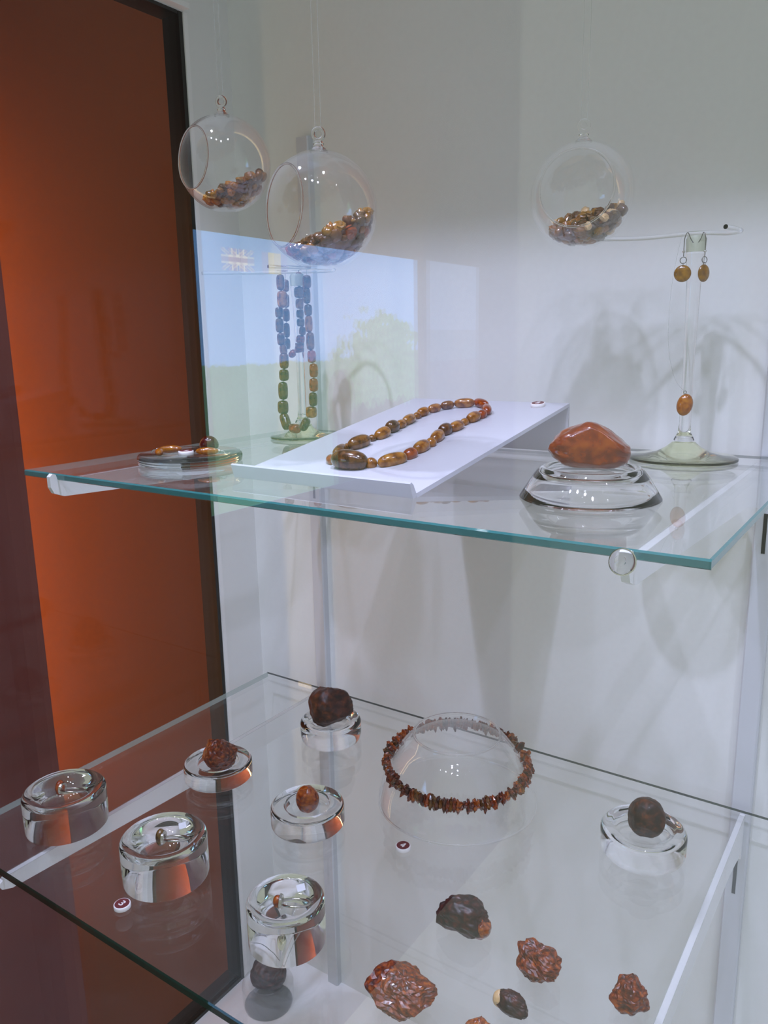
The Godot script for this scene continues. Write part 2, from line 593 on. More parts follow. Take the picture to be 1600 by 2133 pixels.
func picture_landscape() -> Image:
	# as on the screen itself, so left and right are the other way round than in its reflection
	var w := 360
	var h := 256
	var im := Image.create(w, h, false, Image.FORMAT_RGB8)
	var ns := noise(41, 0.03)
	var crown := noise(42, 0.045)
	for y in h:
		for x in w:
			var u := 1.0 - (x + 0.5) / w        # 0 at the side that comes out left in the reflection
			var v := (y + 0.5) / h
			var c := Color(0.47, 0.70, 0.98).lerp(Color(0.55, 0.75, 0.96), v)
			var edge := 0.46 + 0.015 * ns.get_noise_2d(x * 2.0, 3.0)
			if v > edge:
				c = Color(0.42, 0.62, 0.50).lerp(Color(0.36, 0.54, 0.42), ns.get_noise_2d(x, y) * 0.5 + 0.5)
			var d := Vector2((u - 0.80) / 0.30, (v - 0.52) / 0.30).length() + 0.35 * crown.get_noise_2d(x, y)
			if d < 0.85:
				c = Color(0.32, 0.52, 0.36).lerp(Color(0.44, 0.66, 0.46), clampf(crown.get_noise_2d(x * 2.0, y * 2.0) + 0.4, 0, 1))
			if v > 0.66 + 0.05 * crown.get_noise_2d(x, 9.0) and u > 0.52:
				c = Color(0.16, 0.24, 0.19)
			if Vector2((u - 0.56) / 0.06, (v - 0.66) / 0.16).length() < 1.0:
				c = Color(0.20, 0.30, 0.24)
			im.set_pixel(x, y, c)
	# the two small language flags
	var fx := int(w * (1.0 - 0.135))
	var fy := 12
	for y in 20:
		for x in 34:
			var p := Vector2((x - 16.5) / 17.0, (y - 9.5) / 10.0)
			var c := Color(0.42, 0.58, 0.92)
			if absf(absf(p.x) - absf(p.y)) < 0.22:
				c = Color(0.95, 0.95, 0.95)
			if absf(absf(p.x) - absf(p.y)) < 0.07:
				c = Color(0.66, 0.62, 0.80)
			if absf(p.x) < 0.24 or absf(p.y) < 0.36:
				c = Color(0.95, 0.95, 0.95)
			if absf(p.x) < 0.13 or absf(p.y) < 0.20:
				c = Color(0.68, 0.62, 0.78)
			im.set_pixel(fx - 17 + x, fy + y, c)
	for y in 20:
		for x in 27:
			im.set_pixel(fx - 64 + x, fy + y, [Color(0.50, 0.62, 0.95), Color(0.93, 0.93, 0.62), Color(0.66, 0.66, 0.86)][x / 9])
	return im


func picture_pale() -> Image:
	var im := Image.create(96, 144, false, Image.FORMAT_RGB8)
	for y in 144:
		for x in 96:
			im.set_pixel(x, y, Color(0.62, 0.74, 0.92) if y < 60 else Color(0.50, 0.60, 0.72) if y < 88 else Color(0.42, 0.44, 0.58))
	return im


# ---------------------------------------------------------------- shelves
func shelf(label: String, x0: float, x1: float, z0: float, z1: float, y: float, edge: Material, thick: float) -> void:
	var t := thing("glass_shelf", label, "shelf", Vector3((x0 + x1) / 2, y, (z0 + z1) / 2))
	var w := x1 - x0
	var d := z1 - z0
	var e := 0.0012
	obj("glass_sheet", box(Vector3(w - 2 * e, thick, d - 2 * e)), M.sheet, t, Vector3(0, -thick / 2, 0))
	# ground and polished edges, bevelled at the top; their reflections are painted as tones
	var strip := PackedVector2Array([Vector2(0, 0), Vector2(-e, -0.0012), Vector2(-e, -thick + 0.0008), Vector2(0, -thick)])
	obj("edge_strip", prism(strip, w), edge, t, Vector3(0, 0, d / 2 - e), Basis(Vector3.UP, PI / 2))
	obj("edge_strip", prism(PackedVector2Array([Vector2(0, 0), Vector2(-e, -0.0006), Vector2(-e, -0.0024), Vector2(0, -0.0026)]), w), M.edge_dim_reflection, t, Vector3(0, 0, -d / 2 + e), Basis(Vector3.UP, -PI / 2))  # thin dark line painted for how the back edge reflects
	obj("edge_strip", prism(strip, d - 2 * e), M.edge_bright_reflection, t, Vector3(-w / 2 + e, 0, 0))
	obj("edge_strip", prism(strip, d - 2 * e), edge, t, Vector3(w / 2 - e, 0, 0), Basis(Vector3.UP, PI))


func bracket(label: String, x: float, y: float, reach: float, nub: bool, cap: bool) -> void:
	# a flat white arm that hooks into the wall rail and turns up round the front edge of the glass
	var t := thing("shelf_bracket", label, "bracket", Vector3(x, y - (GLASS_T if y > 0.1 else 0.0075), 0.016), "white brackets under the glass shelves")
	var l := reach - 0.016
	var p := PackedVector2Array([Vector2(0, -0.0002), Vector2(l, -0.0002)])
	if nub:
		p.append_array([Vector2(l + 0.0015, 0.0015), Vector2(l + 0.003, 0.0055), Vector2(l + 0.006, 0.0065), Vector2(l + 0.009, 0.004)])
	p.append_array([Vector2(l + 0.009, -0.006), Vector2(l + 0.006, -0.012), Vector2(l - 0.004, -0.016), Vector2(0.06, -0.032), Vector2(0, -0.044)])
	obj("arm", prism(p, 0.005), M.white_metal, t, Vector3.ZERO, Basis(Vector3.UP, -PI / 2))
	obj("hook_plate", box(Vector3(0.0046, 0.05, 0.012)), M.white_metal, t, Vector3(0, -0.026, -0.006))
	obj("top_pad", box(Vector3(0.0062, 0.0006, l)), M.nylon, t, Vector3(0, -0.0001, l / 2))
	if cap:
		obj("clear_end_cap", lathe([Vector2(0, -0.003), Vector2(0.0055, -0.003), Vector2(0.0074, -0.001), Vector2(0.0076, 0.0005), Vector2(0.0068, 0.0008), Vector2(0.0072, 0.0016), Vector2(0.0055, 0.003), Vector2(0.0030, 0.0038), Vector2(0.0030, 0.0055), Vector2(0, 0.006)], 28), M.clear, t, Vector3(0, 0.0015, l + 0.0135), Basis(Vector3.RIGHT, PI / 2 - 0.35))


func make_shelves() -> void:
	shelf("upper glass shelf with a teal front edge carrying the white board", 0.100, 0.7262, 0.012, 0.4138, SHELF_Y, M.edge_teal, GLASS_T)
	shelf("lower glass shelf with a front edge painted dark green for its dim reflections carrying raw amber stones", 0.0265, 1.22, 0.017, 0.50, 0.0, M.edge_dim_reflection, 0.0075)
	bracket("white bracket under the left end of the upper glass shelf", 0.150, SHELF_Y, 0.412, true, false)
	bracket("white bracket with a clear end cap under the right end of the upper shelf", 0.6834, SHELF_Y, 0.412, true, true)
	bracket("white bracket under the left end of the lower glass shelf", 0.1266, 0.0, 0.496, false, false)
	bracket("white bracket at the right under the lower glass shelf", 0.6949, 0.0, 0.496, false, false)
	var rails := [["pale grey slotted wall rail at the left behind the hanging necklace", 0.1255], ["pale grey slotted wall rail at the right behind the earring stand", 0.6925]]
	for q in rails:
		var t := thing("wall_rail", q[0], "rail", Vector3(q[1], 0, 0), "slotted wall rails")
		var p := PackedVector2Array([Vector2(-0.010, 0), Vector2(-0.010, 0.009), Vector2(-0.0085, 0.0105), Vector2(0.0085, 0.0105), Vector2(0.010, 0.009), Vector2(0.010, 0)])
		obj("channel", prism(p, 0.74 - FLOOR_Y), M.rail, t, Vector3(0, (0.74 + FLOOR_Y) / 2, 0), Basis(Vector3.RIGHT, -PI / 2) * Basis(Vector3.FORWARD, PI))
		for y in [SHELF_Y - 0.076, -0.085]:
			obj("slot", box(Vector3(0.0035, 0.040, 0.0008)), M.slot, t, Vector3(0, y, 0.0107))


# ---------------------------------------------------------------- things on the upper shelf
func stand(label: String, foot: Vector3, foot_r: float, top: float, rod: Array) -> void:
	var t := thing("glass_stand", label, "stand", foot)
	var h := top - foot.y
	obj("foot", lathe([Vector2(0, 0), Vector2(foot_r - 0.002, 0), Vector2(foot_r, 0.0012), Vector2(foot_r, 0.0026), Vector2(foot_r - 0.001, 0.0036), Vector2(foot_r * 0.75, 0.0045), Vector2(foot_r * 0.5, 0.0075), Vector2(foot_r * 0.32, 0.0125), Vector2(0.0105, 0.017), Vector2(0, 0.018)], 72), M.straw_glass, t)
	var stem := [Vector2(0, 0.0181), Vector2(0.0088, 0.0181), Vector2(0.0092, 0.0195), Vector2(0.0080, 0.022), Vector2(0.0058, 0.026), Vector2(0.0052, 0.034), Vector2(0.0048, h * 0.45), Vector2(0.0062, h * 0.8), Vector2(0.0084, h - 0.014), Vector2(0, h - 0.014)]
	obj("stem", lathe(stem, 40), M.clear, t)
	obj("frosted_plug", lathe([Vector2(0, h - 0.0139), Vector2(0.0082, h - 0.0139), Vector2(0.0088, h - 0.003), Vector2(0.0074, h), Vector2(0, h)], 32), M.frosted, t)
	var path := []
	for q in rod:
		path.append(q - foot)
	obj("rod", tube(spline(path, 10), 0.0019, 14), M.clear, t)


func strung(t: Node3D, beads: Array, thread: PackedVector3Array, mat: Material, r: float) -> void:
	for b in beads:
		obj("bead", bead_mesh(b[1], b[2], b[4]), M[b[5]], t, b[0] - t.position, axis_basis(b[3]))
	var q := PackedVector3Array()
	for p in thread:
		q.append(p - t.position)
	obj("thread", tube(q, r, 6), mat, t)


func make_upper_shelf_things() -> void:
	# ---- left stand with the hanging necklace
	stand("pale glass stand with two thin rods holding the long bead necklace", Vector3(0.1807, SHELF_Y, 0.0943), 0.040, 0.5660, [Vector3(0.1135, 0.566, 0.181), Vector3(0.148, 0.567, 0.133), Vector3(0.1807, 0.5685, 0.0943), Vector3(0.212, 0.5683, 0.078), Vector3(0.236, 0.5675, 0.096), Vector3(0.234, 0.5668, 0.14), Vector3(0.221, 0.566, 0.188)])
	var outer := [
		[0.1642,0.5569,0.1053,0.0049,0.0094,0.00], [0.1667,0.5375,0.1062,0.0063,0.0100,0.00], [0.1584,0.5226,0.1032,0.0050,0.0065,0.00], [0.1580,0.5076,0.1030,0.0050,0.0089,0.00],
		[0.1598,0.4913,0.1037,0.0048,0.0077,-0.09], [0.1643,0.4789,0.1053,0.0045,0.0060,-0.26], [0.1646,0.4656,0.1054,0.0057,0.0096,0.00], [0.1631,0.4488,0.1049,0.0060,0.0072,0.00],
		[0.1591,0.4299,0.1034,0.0060,0.0111,0.00], [0.1574,0.4098,0.1028,0.0067,0.0085,0.00], [0.1616,0.3926,0.1043,0.0061,0.0109,-0.52], [0.1832,0.3857,0.1121,0.0060,0.0088,1.57],
		[0.2059,0.3924,0.1203,0.0053,0.0091,0.79], [0.2211,0.4079,0.1258,0.0066,0.0069,0.00], [0.2259,0.4229,0.1275,0.0050,0.0082,0.00], [0.2283,0.4393,0.1284,0.0052,0.0079,0.00],
		[0.2294,0.4556,0.1288,0.0050,0.0081,0.00], [0.2263,0.4711,0.1277,0.0050,0.0073,0.00], [0.2245,0.4883,0.1270,0.0047,0.0103,0.00], [0.2226,0.5074,0.1263,0.0043,0.0095,0.00],
		[0.2224,0.5226,0.1262,0.0045,0.0065,0.00], [0.2206,0.5385,0.1256,0.0042,0.0091,0.00], [0.2217,0.5534,0.1260,0.0049,0.0075,0.00]]
	var inner := [
		[0.1833,0.5602,0.0941,0.0042,0.0082,0.00], [0.1822,0.5452,0.0937,0.0045,0.0068,0.00], [0.1830,0.5320,0.0940,0.0042,0.0061,0.00], [0.1834,0.5205,0.0941,0.0042,0.0052,0.00],
		[0.1840,0.5104,0.0943,0.0045,0.0050,0.00], [0.1868,0.5005,0.0953,0.0042,0.0050,0.17], [0.1825,0.4909,0.0938,0.0047,0.0050,0.17], [0.1764,0.4809,0.0916,0.0043,0.0057,0.52],
		[0.1622,0.4738,0.0865,0.0044,0.0056,1.13], [0.1501,0.4858,0.0821,0.0042,0.0068,0.00], [0.1505,0.5020,0.0823,0.0041,0.0091,0.00], [0.1511,0.5202,0.0825,0.0044,0.0080,0.00],
		[0.1516,0.5370,0.0826,0.0043,0.0084,0.00], [0.1526,0.5546,0.0830,0.0043,0.0074,0.00]]
	var across := Vector3(0.9407, 0, 0.3393)
	var hang := thing("hanging_bead_necklace", "long necklace of brown and olive barrel beads hanging in a double loop", "necklace", Vector3(0.19, 0.56, 0.107))
	var all := []
	var string := PackedVector3Array()
	var kinds := ["walnut", "umber", "olive", "tawny"]
	var k := 0
	for q in outer + inner:
		var kind: String = kinds[(k * 7 + k / 3) % 4]
		if k in [9, 10, 12, 14, 7]:
			kind = "olive"
		elif k in [16, 15, 11, 17]:
			kind = "cognac"
		elif k in [29, 30, 31]:
			kind = "ember"
		all.append([Vector3(q[0], q[1], q[2]), q[3], q[4], Vector3.UP * cos(q[5]) + across * sin(q[5]), 3.4, kind])
		string.append(Vector3(q[0], q[1], q[2]))
		k += 1
	string.insert(0, Vector3(0.1642, 0.5690, 0.1053))
	string.insert(24, Vector3(0.2217, 0.5695, 0.1260))
	string.insert(25, Vector3(0.1833, 0.5700, 0.0941))
	string.append(Vector3(0.1526, 0.5690, 0.0830))
	string.append(string[0])
	strung(hang, all, string, M.nylon, 0.0005)

	# ---- the white sloping board and the necklace that lies on it
	var yaw := 0.0267
	var across_b := Vector3(cos(yaw), 0, sin(yaw))
	var back_b := Vector3(sin(yaw), 0, -cos(yaw))
	var board := thing("sloping_board", "white acrylic sloping board with a turned-up front lip on the upper shelf", "display board", Vector3(0.3142, SHELF_Y, 0.3426))
	var bw := 0.1888
	var bb := Basis(back_b, Vector3.UP, across_b)
	var mid := across_b * bw / 2
	var th := 0.0035
	var run := 0.2829
	var rise := 0.0495
	obj("panel", prism(PackedVector2Array([Vector2(0.0005, 0.0), Vector2(0.004, 0.0), Vector2(run - 0.003, rise - th * 1.05), Vector2(run, rise - 0.0035), Vector2(run, rise), Vector2(run - 0.001, rise), Vector2(0.0, 0.0032)]), bw), M.acrylic, board, mid, bb)
	obj("front_lip", prism(PackedVector2Array([Vector2(0.0, 0.0), Vector2(0.0004, 0.0034), Vector2(-0.0035, 0.0105), Vector2(-0.0060, 0.0125), Vector2(-0.0078, 0.0115), Vector2(-0.0066, 0.0075), Vector2(-0.0042, 0.0)]), bw), M.acrylic, board, mid, bb)
	obj("back_leg", prism(PackedVector2Array([Vector2(run - 0.003, 0), Vector2(run, 0), Vector2(run, rise - 0.0036), Vector2(run - 0.003, rise - 0.0042)]), bw), M.acrylic, board, mid, bb)
	var lying := [
		[0.4107,0.3885,0.3066,0.0093,0.0177], [0.4278,0.3859,0.2988,0.0053,0.0054], [0.4428,0.3887,0.2887,0.0062,0.0137], [0.4480,0.3915,0.2688,0.0056,0.0075],
		[0.4469,0.3954,0.2485,0.0059,0.0113], [0.4472,0.3971,0.2328,0.0049,0.0058], [0.4434,0.4009,0.2151,0.0056,0.0117], [0.4402,0.4049,0.1952,0.0061,0.0085],
		[0.4433,0.4068,0.1790,0.0052,0.0108], [0.4416,0.4088,0.1603,0.0039,0.0052], [0.4444,0.4126,0.1473,0.0054,0.0092], [0.4463,0.4143,0.1329,0.0046,0.0065],
		[0.4432,0.4176,0.1168,0.0051,0.0114], [0.4242,0.4215,0.0927,0.0049,0.0122], [0.4056,0.4213,0.0948,0.0052,0.0114], [0.3902,0.4193,0.1042,0.0048,0.0075],
		[0.3822,0.4169,0.1174,0.0048,0.0081], [0.3781,0.4142,0.1338,0.0050,0.0080], [0.3779,0.4112,0.1449,0.0040,0.0053], [0.3804,0.4092,0.1645,0.0053,0.0111],
		[0.3811,0.4058,0.1810,0.0048,0.0074], [0.3812,0.4050,0.1962,0.0066,0.0085], [0.3832,0.4007,0.2161,0.0059,0.0107], [0.3793,0.3967,0.2282,0.0040,0.0045],
		[0.3803,0.3957,0.2503,0.0068,0.0128], [0.3718,0.3915,0.2575,0.0039,0.0043], [0.3747,0.3903,0.2724,0.0054,0.0130], [0.3839,0.3857,0.2970,0.0050,0.0086]]
	var flat_n := thing("lying_bead_necklace", "closed necklace of caramel oval beads lying on the white board", "necklace", Vector3(0.41, 0.40, 0.20))
	all = []
	string = PackedVector3Array()
	for i in lying.size():
		var q: Array = lying[i]
		var a: Array = lying[(i + 1) % lying.size()]
		var b: Array = lying[i - 1]
		var dir := Vector3(a[0] - b[0], a[1] - b[1], a[2] - b[2])
		if i == 0:
			dir = Vector3(0.044, -0.002, -0.004)
		var kind: String = "umber" if i in [0, 7, 21] else "walnut" if i in [24, 26, 15, 23] else "cognac" if i in [11, 12, 13, 3, 27] else "tawny"
		all.append([Vector3(q[0], q[1], q[2]), q[3], q[4], dir, 2.3 if q[4] > q[3] * 1.2 else 2.0, kind])
		string.append(Vector3(q[0], q[1], q[2]))
	string.append(string[0])
	strung(flat_n, all, string, M.nylon, 0.0005)
	number_tag("2", "dark red number tag at the back of the white board", Vector3(0.4832, 0.4189, 0.0811), Basis(Vector3.UP, -yaw) * Basis(Vector3.RIGHT, 0.1732))

	# ---- round glass plate at the left with four small things
	var plate := thing("glass_plate", "round thick glass plate at the left end of the upper shelf", "plate", Vector3(0.2085, SHELF_Y, 0.3015))
	obj("disc", lathe([Vector2(0, 0), Vector2(0.0495, 0), Vector2(0.051, 0.0015), Vector2(0.0515, 0.006), Vector2(0.0505, 0.0088), Vector2(0.049, 0.0098), Vector2(0, 0.0095)], 80), glass(Color(0.93, 0.97, 0.98)), plate)
	var py := SHELF_Y + 0.0098
	amber_drop("honey amber drop earring at the left of the glass plate, nearest the front", Vector3(0.2005, py, 0.333), 2.35)
	amber_drop("honey amber drop earring lying behind the frontmost one at the left of the plate", Vector3(0.1945, py, 0.3145), 3.9)
	amber_drop("honey amber drop earring right of the number tag on the glass plate", Vector3(0.2400, py, 0.3080), 0.55)
	var cab := obj("red_amber_cabochon", lump(func(d: Vector3) -> Vector3: return Vector3(d.x * 0.0098, maxf(d.y, -0.35) * 0.0096 + 0.0034, d.z * 0.0075), 32, 20), M.cherry, null, Vector3(0.2035, py, 0.2710), Basis(Vector3.UP, 0.7))
	tag(cab, "dark red domed cabochon at the back of the glass plate", "gemstone")
	number_tag("1", "white-sided number tag between the drops on the glass plate", Vector3(0.2200, py, 0.3170), Basis())

	# ---- inverted bowl with the big amber lump
	var ub := thing("glass_bowl", "thick upturned glass bowl under the large orange amber lump", "bowl", Vector3(0.6133, SHELF_Y, 0.2846))
	var o_ := [Vector2(0.0500, 0.0), Vector2(0.0507, 0.0008), Vector2(0.0500, 0.0022), Vector2(0.0455, 0.0095), Vector2(0.0410, 0.0165), Vector2(0.0378, 0.0205), Vector2(0.0355, 0.0226), Vector2(0.0335, 0.0232), Vector2(0.0318, 0.0228), Vector2(0.0308, 0.0208), Vector2(0.0, 0.0204)]
	var i_ := [Vector2(0.0, 0.0172), Vector2(0.0305, 0.0172), Vector2(0.0342, 0.0158), Vector2(0.0385, 0.0120), Vector2(0.0430, 0.0055), Vector2(0.0468, 0.0001)]
	obj("shell", lathe(o_ + i_, 80, true), M.clear, ub)
	var hump := noise(77, 1.0)
	var fine := noise(78, 2.6)
	var big := obj("amber_lump", lump(func(d: Vector3) -> Vector3:
		var full := pow(pow(absf(d.x), 2.5) + pow(absf(d.y), 2.5) + pow(absf(d.z), 2.5), -0.4)
		var w := Vector3(d.x * 0.0290, d.y * (0.0178 if d.y > 0.0 else 0.0130), d.z * 0.0200) * full
		w *= 1.0 + 0.09 * hump.get_noise_3dv(d) + 0.035 * fine.get_noise_3dv(d)
		if w.y > 0.0:
			w.y *= 0.86 + 0.26 * exp(-pow((w.x + 0.002) / 0.010, 2.0)) - 0.42 * smoothstep(0.010, 0.029, w.x)
		w.x = minf(w.x, 0.0272 - 0.10 * w.y)
		w.z = minf(w.z, 0.0175 - 0.30 * maxf(w.y - 0.004, 0.0))
		return w, 80, 52), M.lump, null, Vector3(0.6131, SHELF_Y + 0.0352, 0.2847), Basis(Vector3.UP, 0.36) * Basis(Vector3.BACK, -0.04))
	tag(big, "large orange polished amber lump resting on the upturned bowl", "amber stone")

	# ---- right stand with earrings and a pendant
	stand("pale glass stand with curved rods holding yellow earrings at the right", Vector3(0.6253, SHELF_Y, 0.0692), 0.0485, 0.5735, [Vector3(0.5487, 0.572, 0.1264), Vector3(0.583, 0.5725, 0.0955), Vector3(0.6253, 0.5758, 0.0692), Vector3(0.653, 0.5728, 0.077), Vector3(0.667, 0.572, 0.096), Vector3(0.6617, 0.572, 0.129)])
	earring("round mustard amber disc earring at the left of the right stand", Vector3(0.6177, 0.5745, 0.0832), Vector3(0.6185, 0.5409, 0.0829), 0.0073, 0.0073, 0.25)
	earring("oval mustard amber earring turned sideways beside the stem top", Vector3(0.6343, 0.5765, 0.0790), Vector3(0.6355, 0.5405, 0.0787), 0.0060, 0.0075, 0.95)
	var pend := thing("amber_pendant", "oval honey amber pendant on a clear thread before the stand stem", "pendant", Vector3(0.6271, 0.425, 0.0815))
	obj("stone", lump(func(d: Vector3) -> Vector3: return Vector3(d.x * 0.0071, d.y * 0.0101, d.z * 0.0048), 28, 20), M.honey, pend, Vector3.ZERO, Basis(Vector3.UP, 0.35) * Basis(Vector3.BACK, -0.18))
	obj("bail", tube(ring_path(0.0013, Basis(Vector3.UP, 0.4), Vector3(-0.0004, 0.0113, 0)), 0.00028, 6, true), M.steel, pend)
	obj("thread", tube(spline([Vector3(-0.0094, 0.1487, 0.007), Vector3(-0.0155, 0.115, 0.005), Vector3(-0.0175, 0.08, 0.0045), Vector3(-0.0160, 0.048, 0.0035), Vector3(-0.0095, 0.023, 0.001), Vector3(-0.0012, 0.0125, 0)], 8), 0.00022, 6), M.nylon, pend)


func amber_drop(label: String, at: Vector3, turn: float) -> void:
	var t := thing("amber_drop_earring", label, "earring", at, "drop earrings on the glass plate")
	t.rotation.y = turn
	obj("stone", lump(func(d: Vector3) -> Vector3:
		var k := (d.x + 1.0) * 0.5
		return Vector3(d.x * 0.0115, d.y * 0.0038 + 0.0038, d.z * lerpf(0.0052, 0.0022, k)), 28, 16), M.honey, t)
	obj("setting", lathe([Vector2(0, -0.0012), Vector2(0.0016, -0.0012), Vector2(0.0019, 0.0006), Vector2(0, 0.0012)], 16), M.silver, t, Vector3(0.0120, 0.0040, 0), Basis(Vector3.BACK, PI / 2))
	obj("post", tube(PackedVector3Array([Vector3(0.013, 0.004, 0), Vector3(0.0165, 0.0035, 0.001), Vector3(0.0185, 0.0009, 0.002)]), 0.0004, 8), M.silver, t)


func earring(label: String, top: Vector3, at: Vector3, rx: float, ry: float, turn: float) -> void:
	var t := thing("disc_earring", label, "earring", at, "pair of earrings on the right stand")
	var b := Basis(Vector3.UP, turn)
	obj("disc", lump(func(d: Vector3) -> Vector3: return Vector3(d.x * rx, d.y * ry, d.z * 0.0027), 32, 24), M.mustard, t, Vector3.ZERO, b)
	obj("eyelet", tube(ring_path(0.0011, b * Basis(Vector3.UP, PI / 2), Vector3(0, 0.0080, 0), 14), 0.00028, 6, true), M.steel, t)
	obj("jump_ring", tube(ring_path(0.0027, b, Vector3(0, 0.0113, 0)), 0.00036, 8, true), M.steel, t)
	var s := signf(0.5 - turn)
	var hook := obj("hook", tube(spline([Vector3(0, 0.0145, 0), Vector3(0, 0.024, 0), Vector3(0.0002 * s, 0.0300, 0), Vector3(0.0022 * s, 0.0347, -0.001), Vector3(0.0050 * s, 0.0290, -0.002), Vector3(0.0072 * s, 0.0258, -0.002)], 8), 0.00036, 8), M.steel, t, Vector3.ZERO, Basis(Vector3.UP, 0.0))
	obj("hook_ball", lump(func(d: Vector3) -> Vector3: return d * 0.00125 + Vector3(0, 0.0185, 0), 14, 10), M.silver, hook)


func number_tag(digit: String, label: String, at: Vector3, b: Basis) -> void:
	var t := thing("number_tag", label, "number tag", at, "round number tags")
	t.basis = b
	var disc := obj("disc", lathe([Vector2(0, 0), Vector2(0.0070, 0), Vector2(0.0073, 0.0003), Vector2(0.0073, 0.0037), Vector2(0.0070, 0.0040), Vector2(0, 0.0040)], 40), M.tag_white, t)
	obj("red_face", lathe([Vector2(0, 0.0040), Vector2(0.0064, 0.0040), Vector2(0.0064, 0.00415), Vector2(0, 0.00415)], 40), M.tag_red, disc)
	var f := SystemFont.new()
	f.font_names = PackedStringArray(["Droid Sans"])
	f.font_weight = 700
	var tm := TextMesh.new()
	tm.font = f
	tm.text = digit
	tm.font_size = 64
	tm.pixel_size = 0.0085 / 64.0
	tm.depth = 0.0002
	obj("digit", tm, M.tag_white, disc, Vector3(0, 0.00425, 0), Basis(Vector3.RIGHT, -PI / 2))


# ---------------------------------------------------------------- hanging globes
func chip_meshes() -> Array:
	var out := []
	for k in 12:
		var r := RandomNumberGenerator.new()
		r.seed = 300 + k
		var s := Vector3(r.randf_range(0.8, 1.15), r.randf_range(0.5, 0.8), r.randf_range(0.75, 1.05))
		var n := noise(500 + k, 1.4)
		var round_ := k % 2 == 0
		out.append(lump(func(d: Vector3) -> Vector3:
			var q := pow(pow(absf(d.x), 3.0) + pow(absf(d.y), 3.0) + pow(absf(d.z), 3.0), -1.0 / 3.0) if not round_ else 1.0
			return d * s * q * (1.0 + 0.32 * n.get_noise_3dv(d * 1.2)), 12, 8, not round_))
	return out


const TONE := {"mustard": "mustard yellow", "tawny": "tawny", "umber": "dark brown", "walnut": "walnut brown", "honey": "honey-coloured", "olive": "olive brown", "cream": "pale cream", "cognac": "orange", "lemon": "bright yellow", "slate": "blackish"}


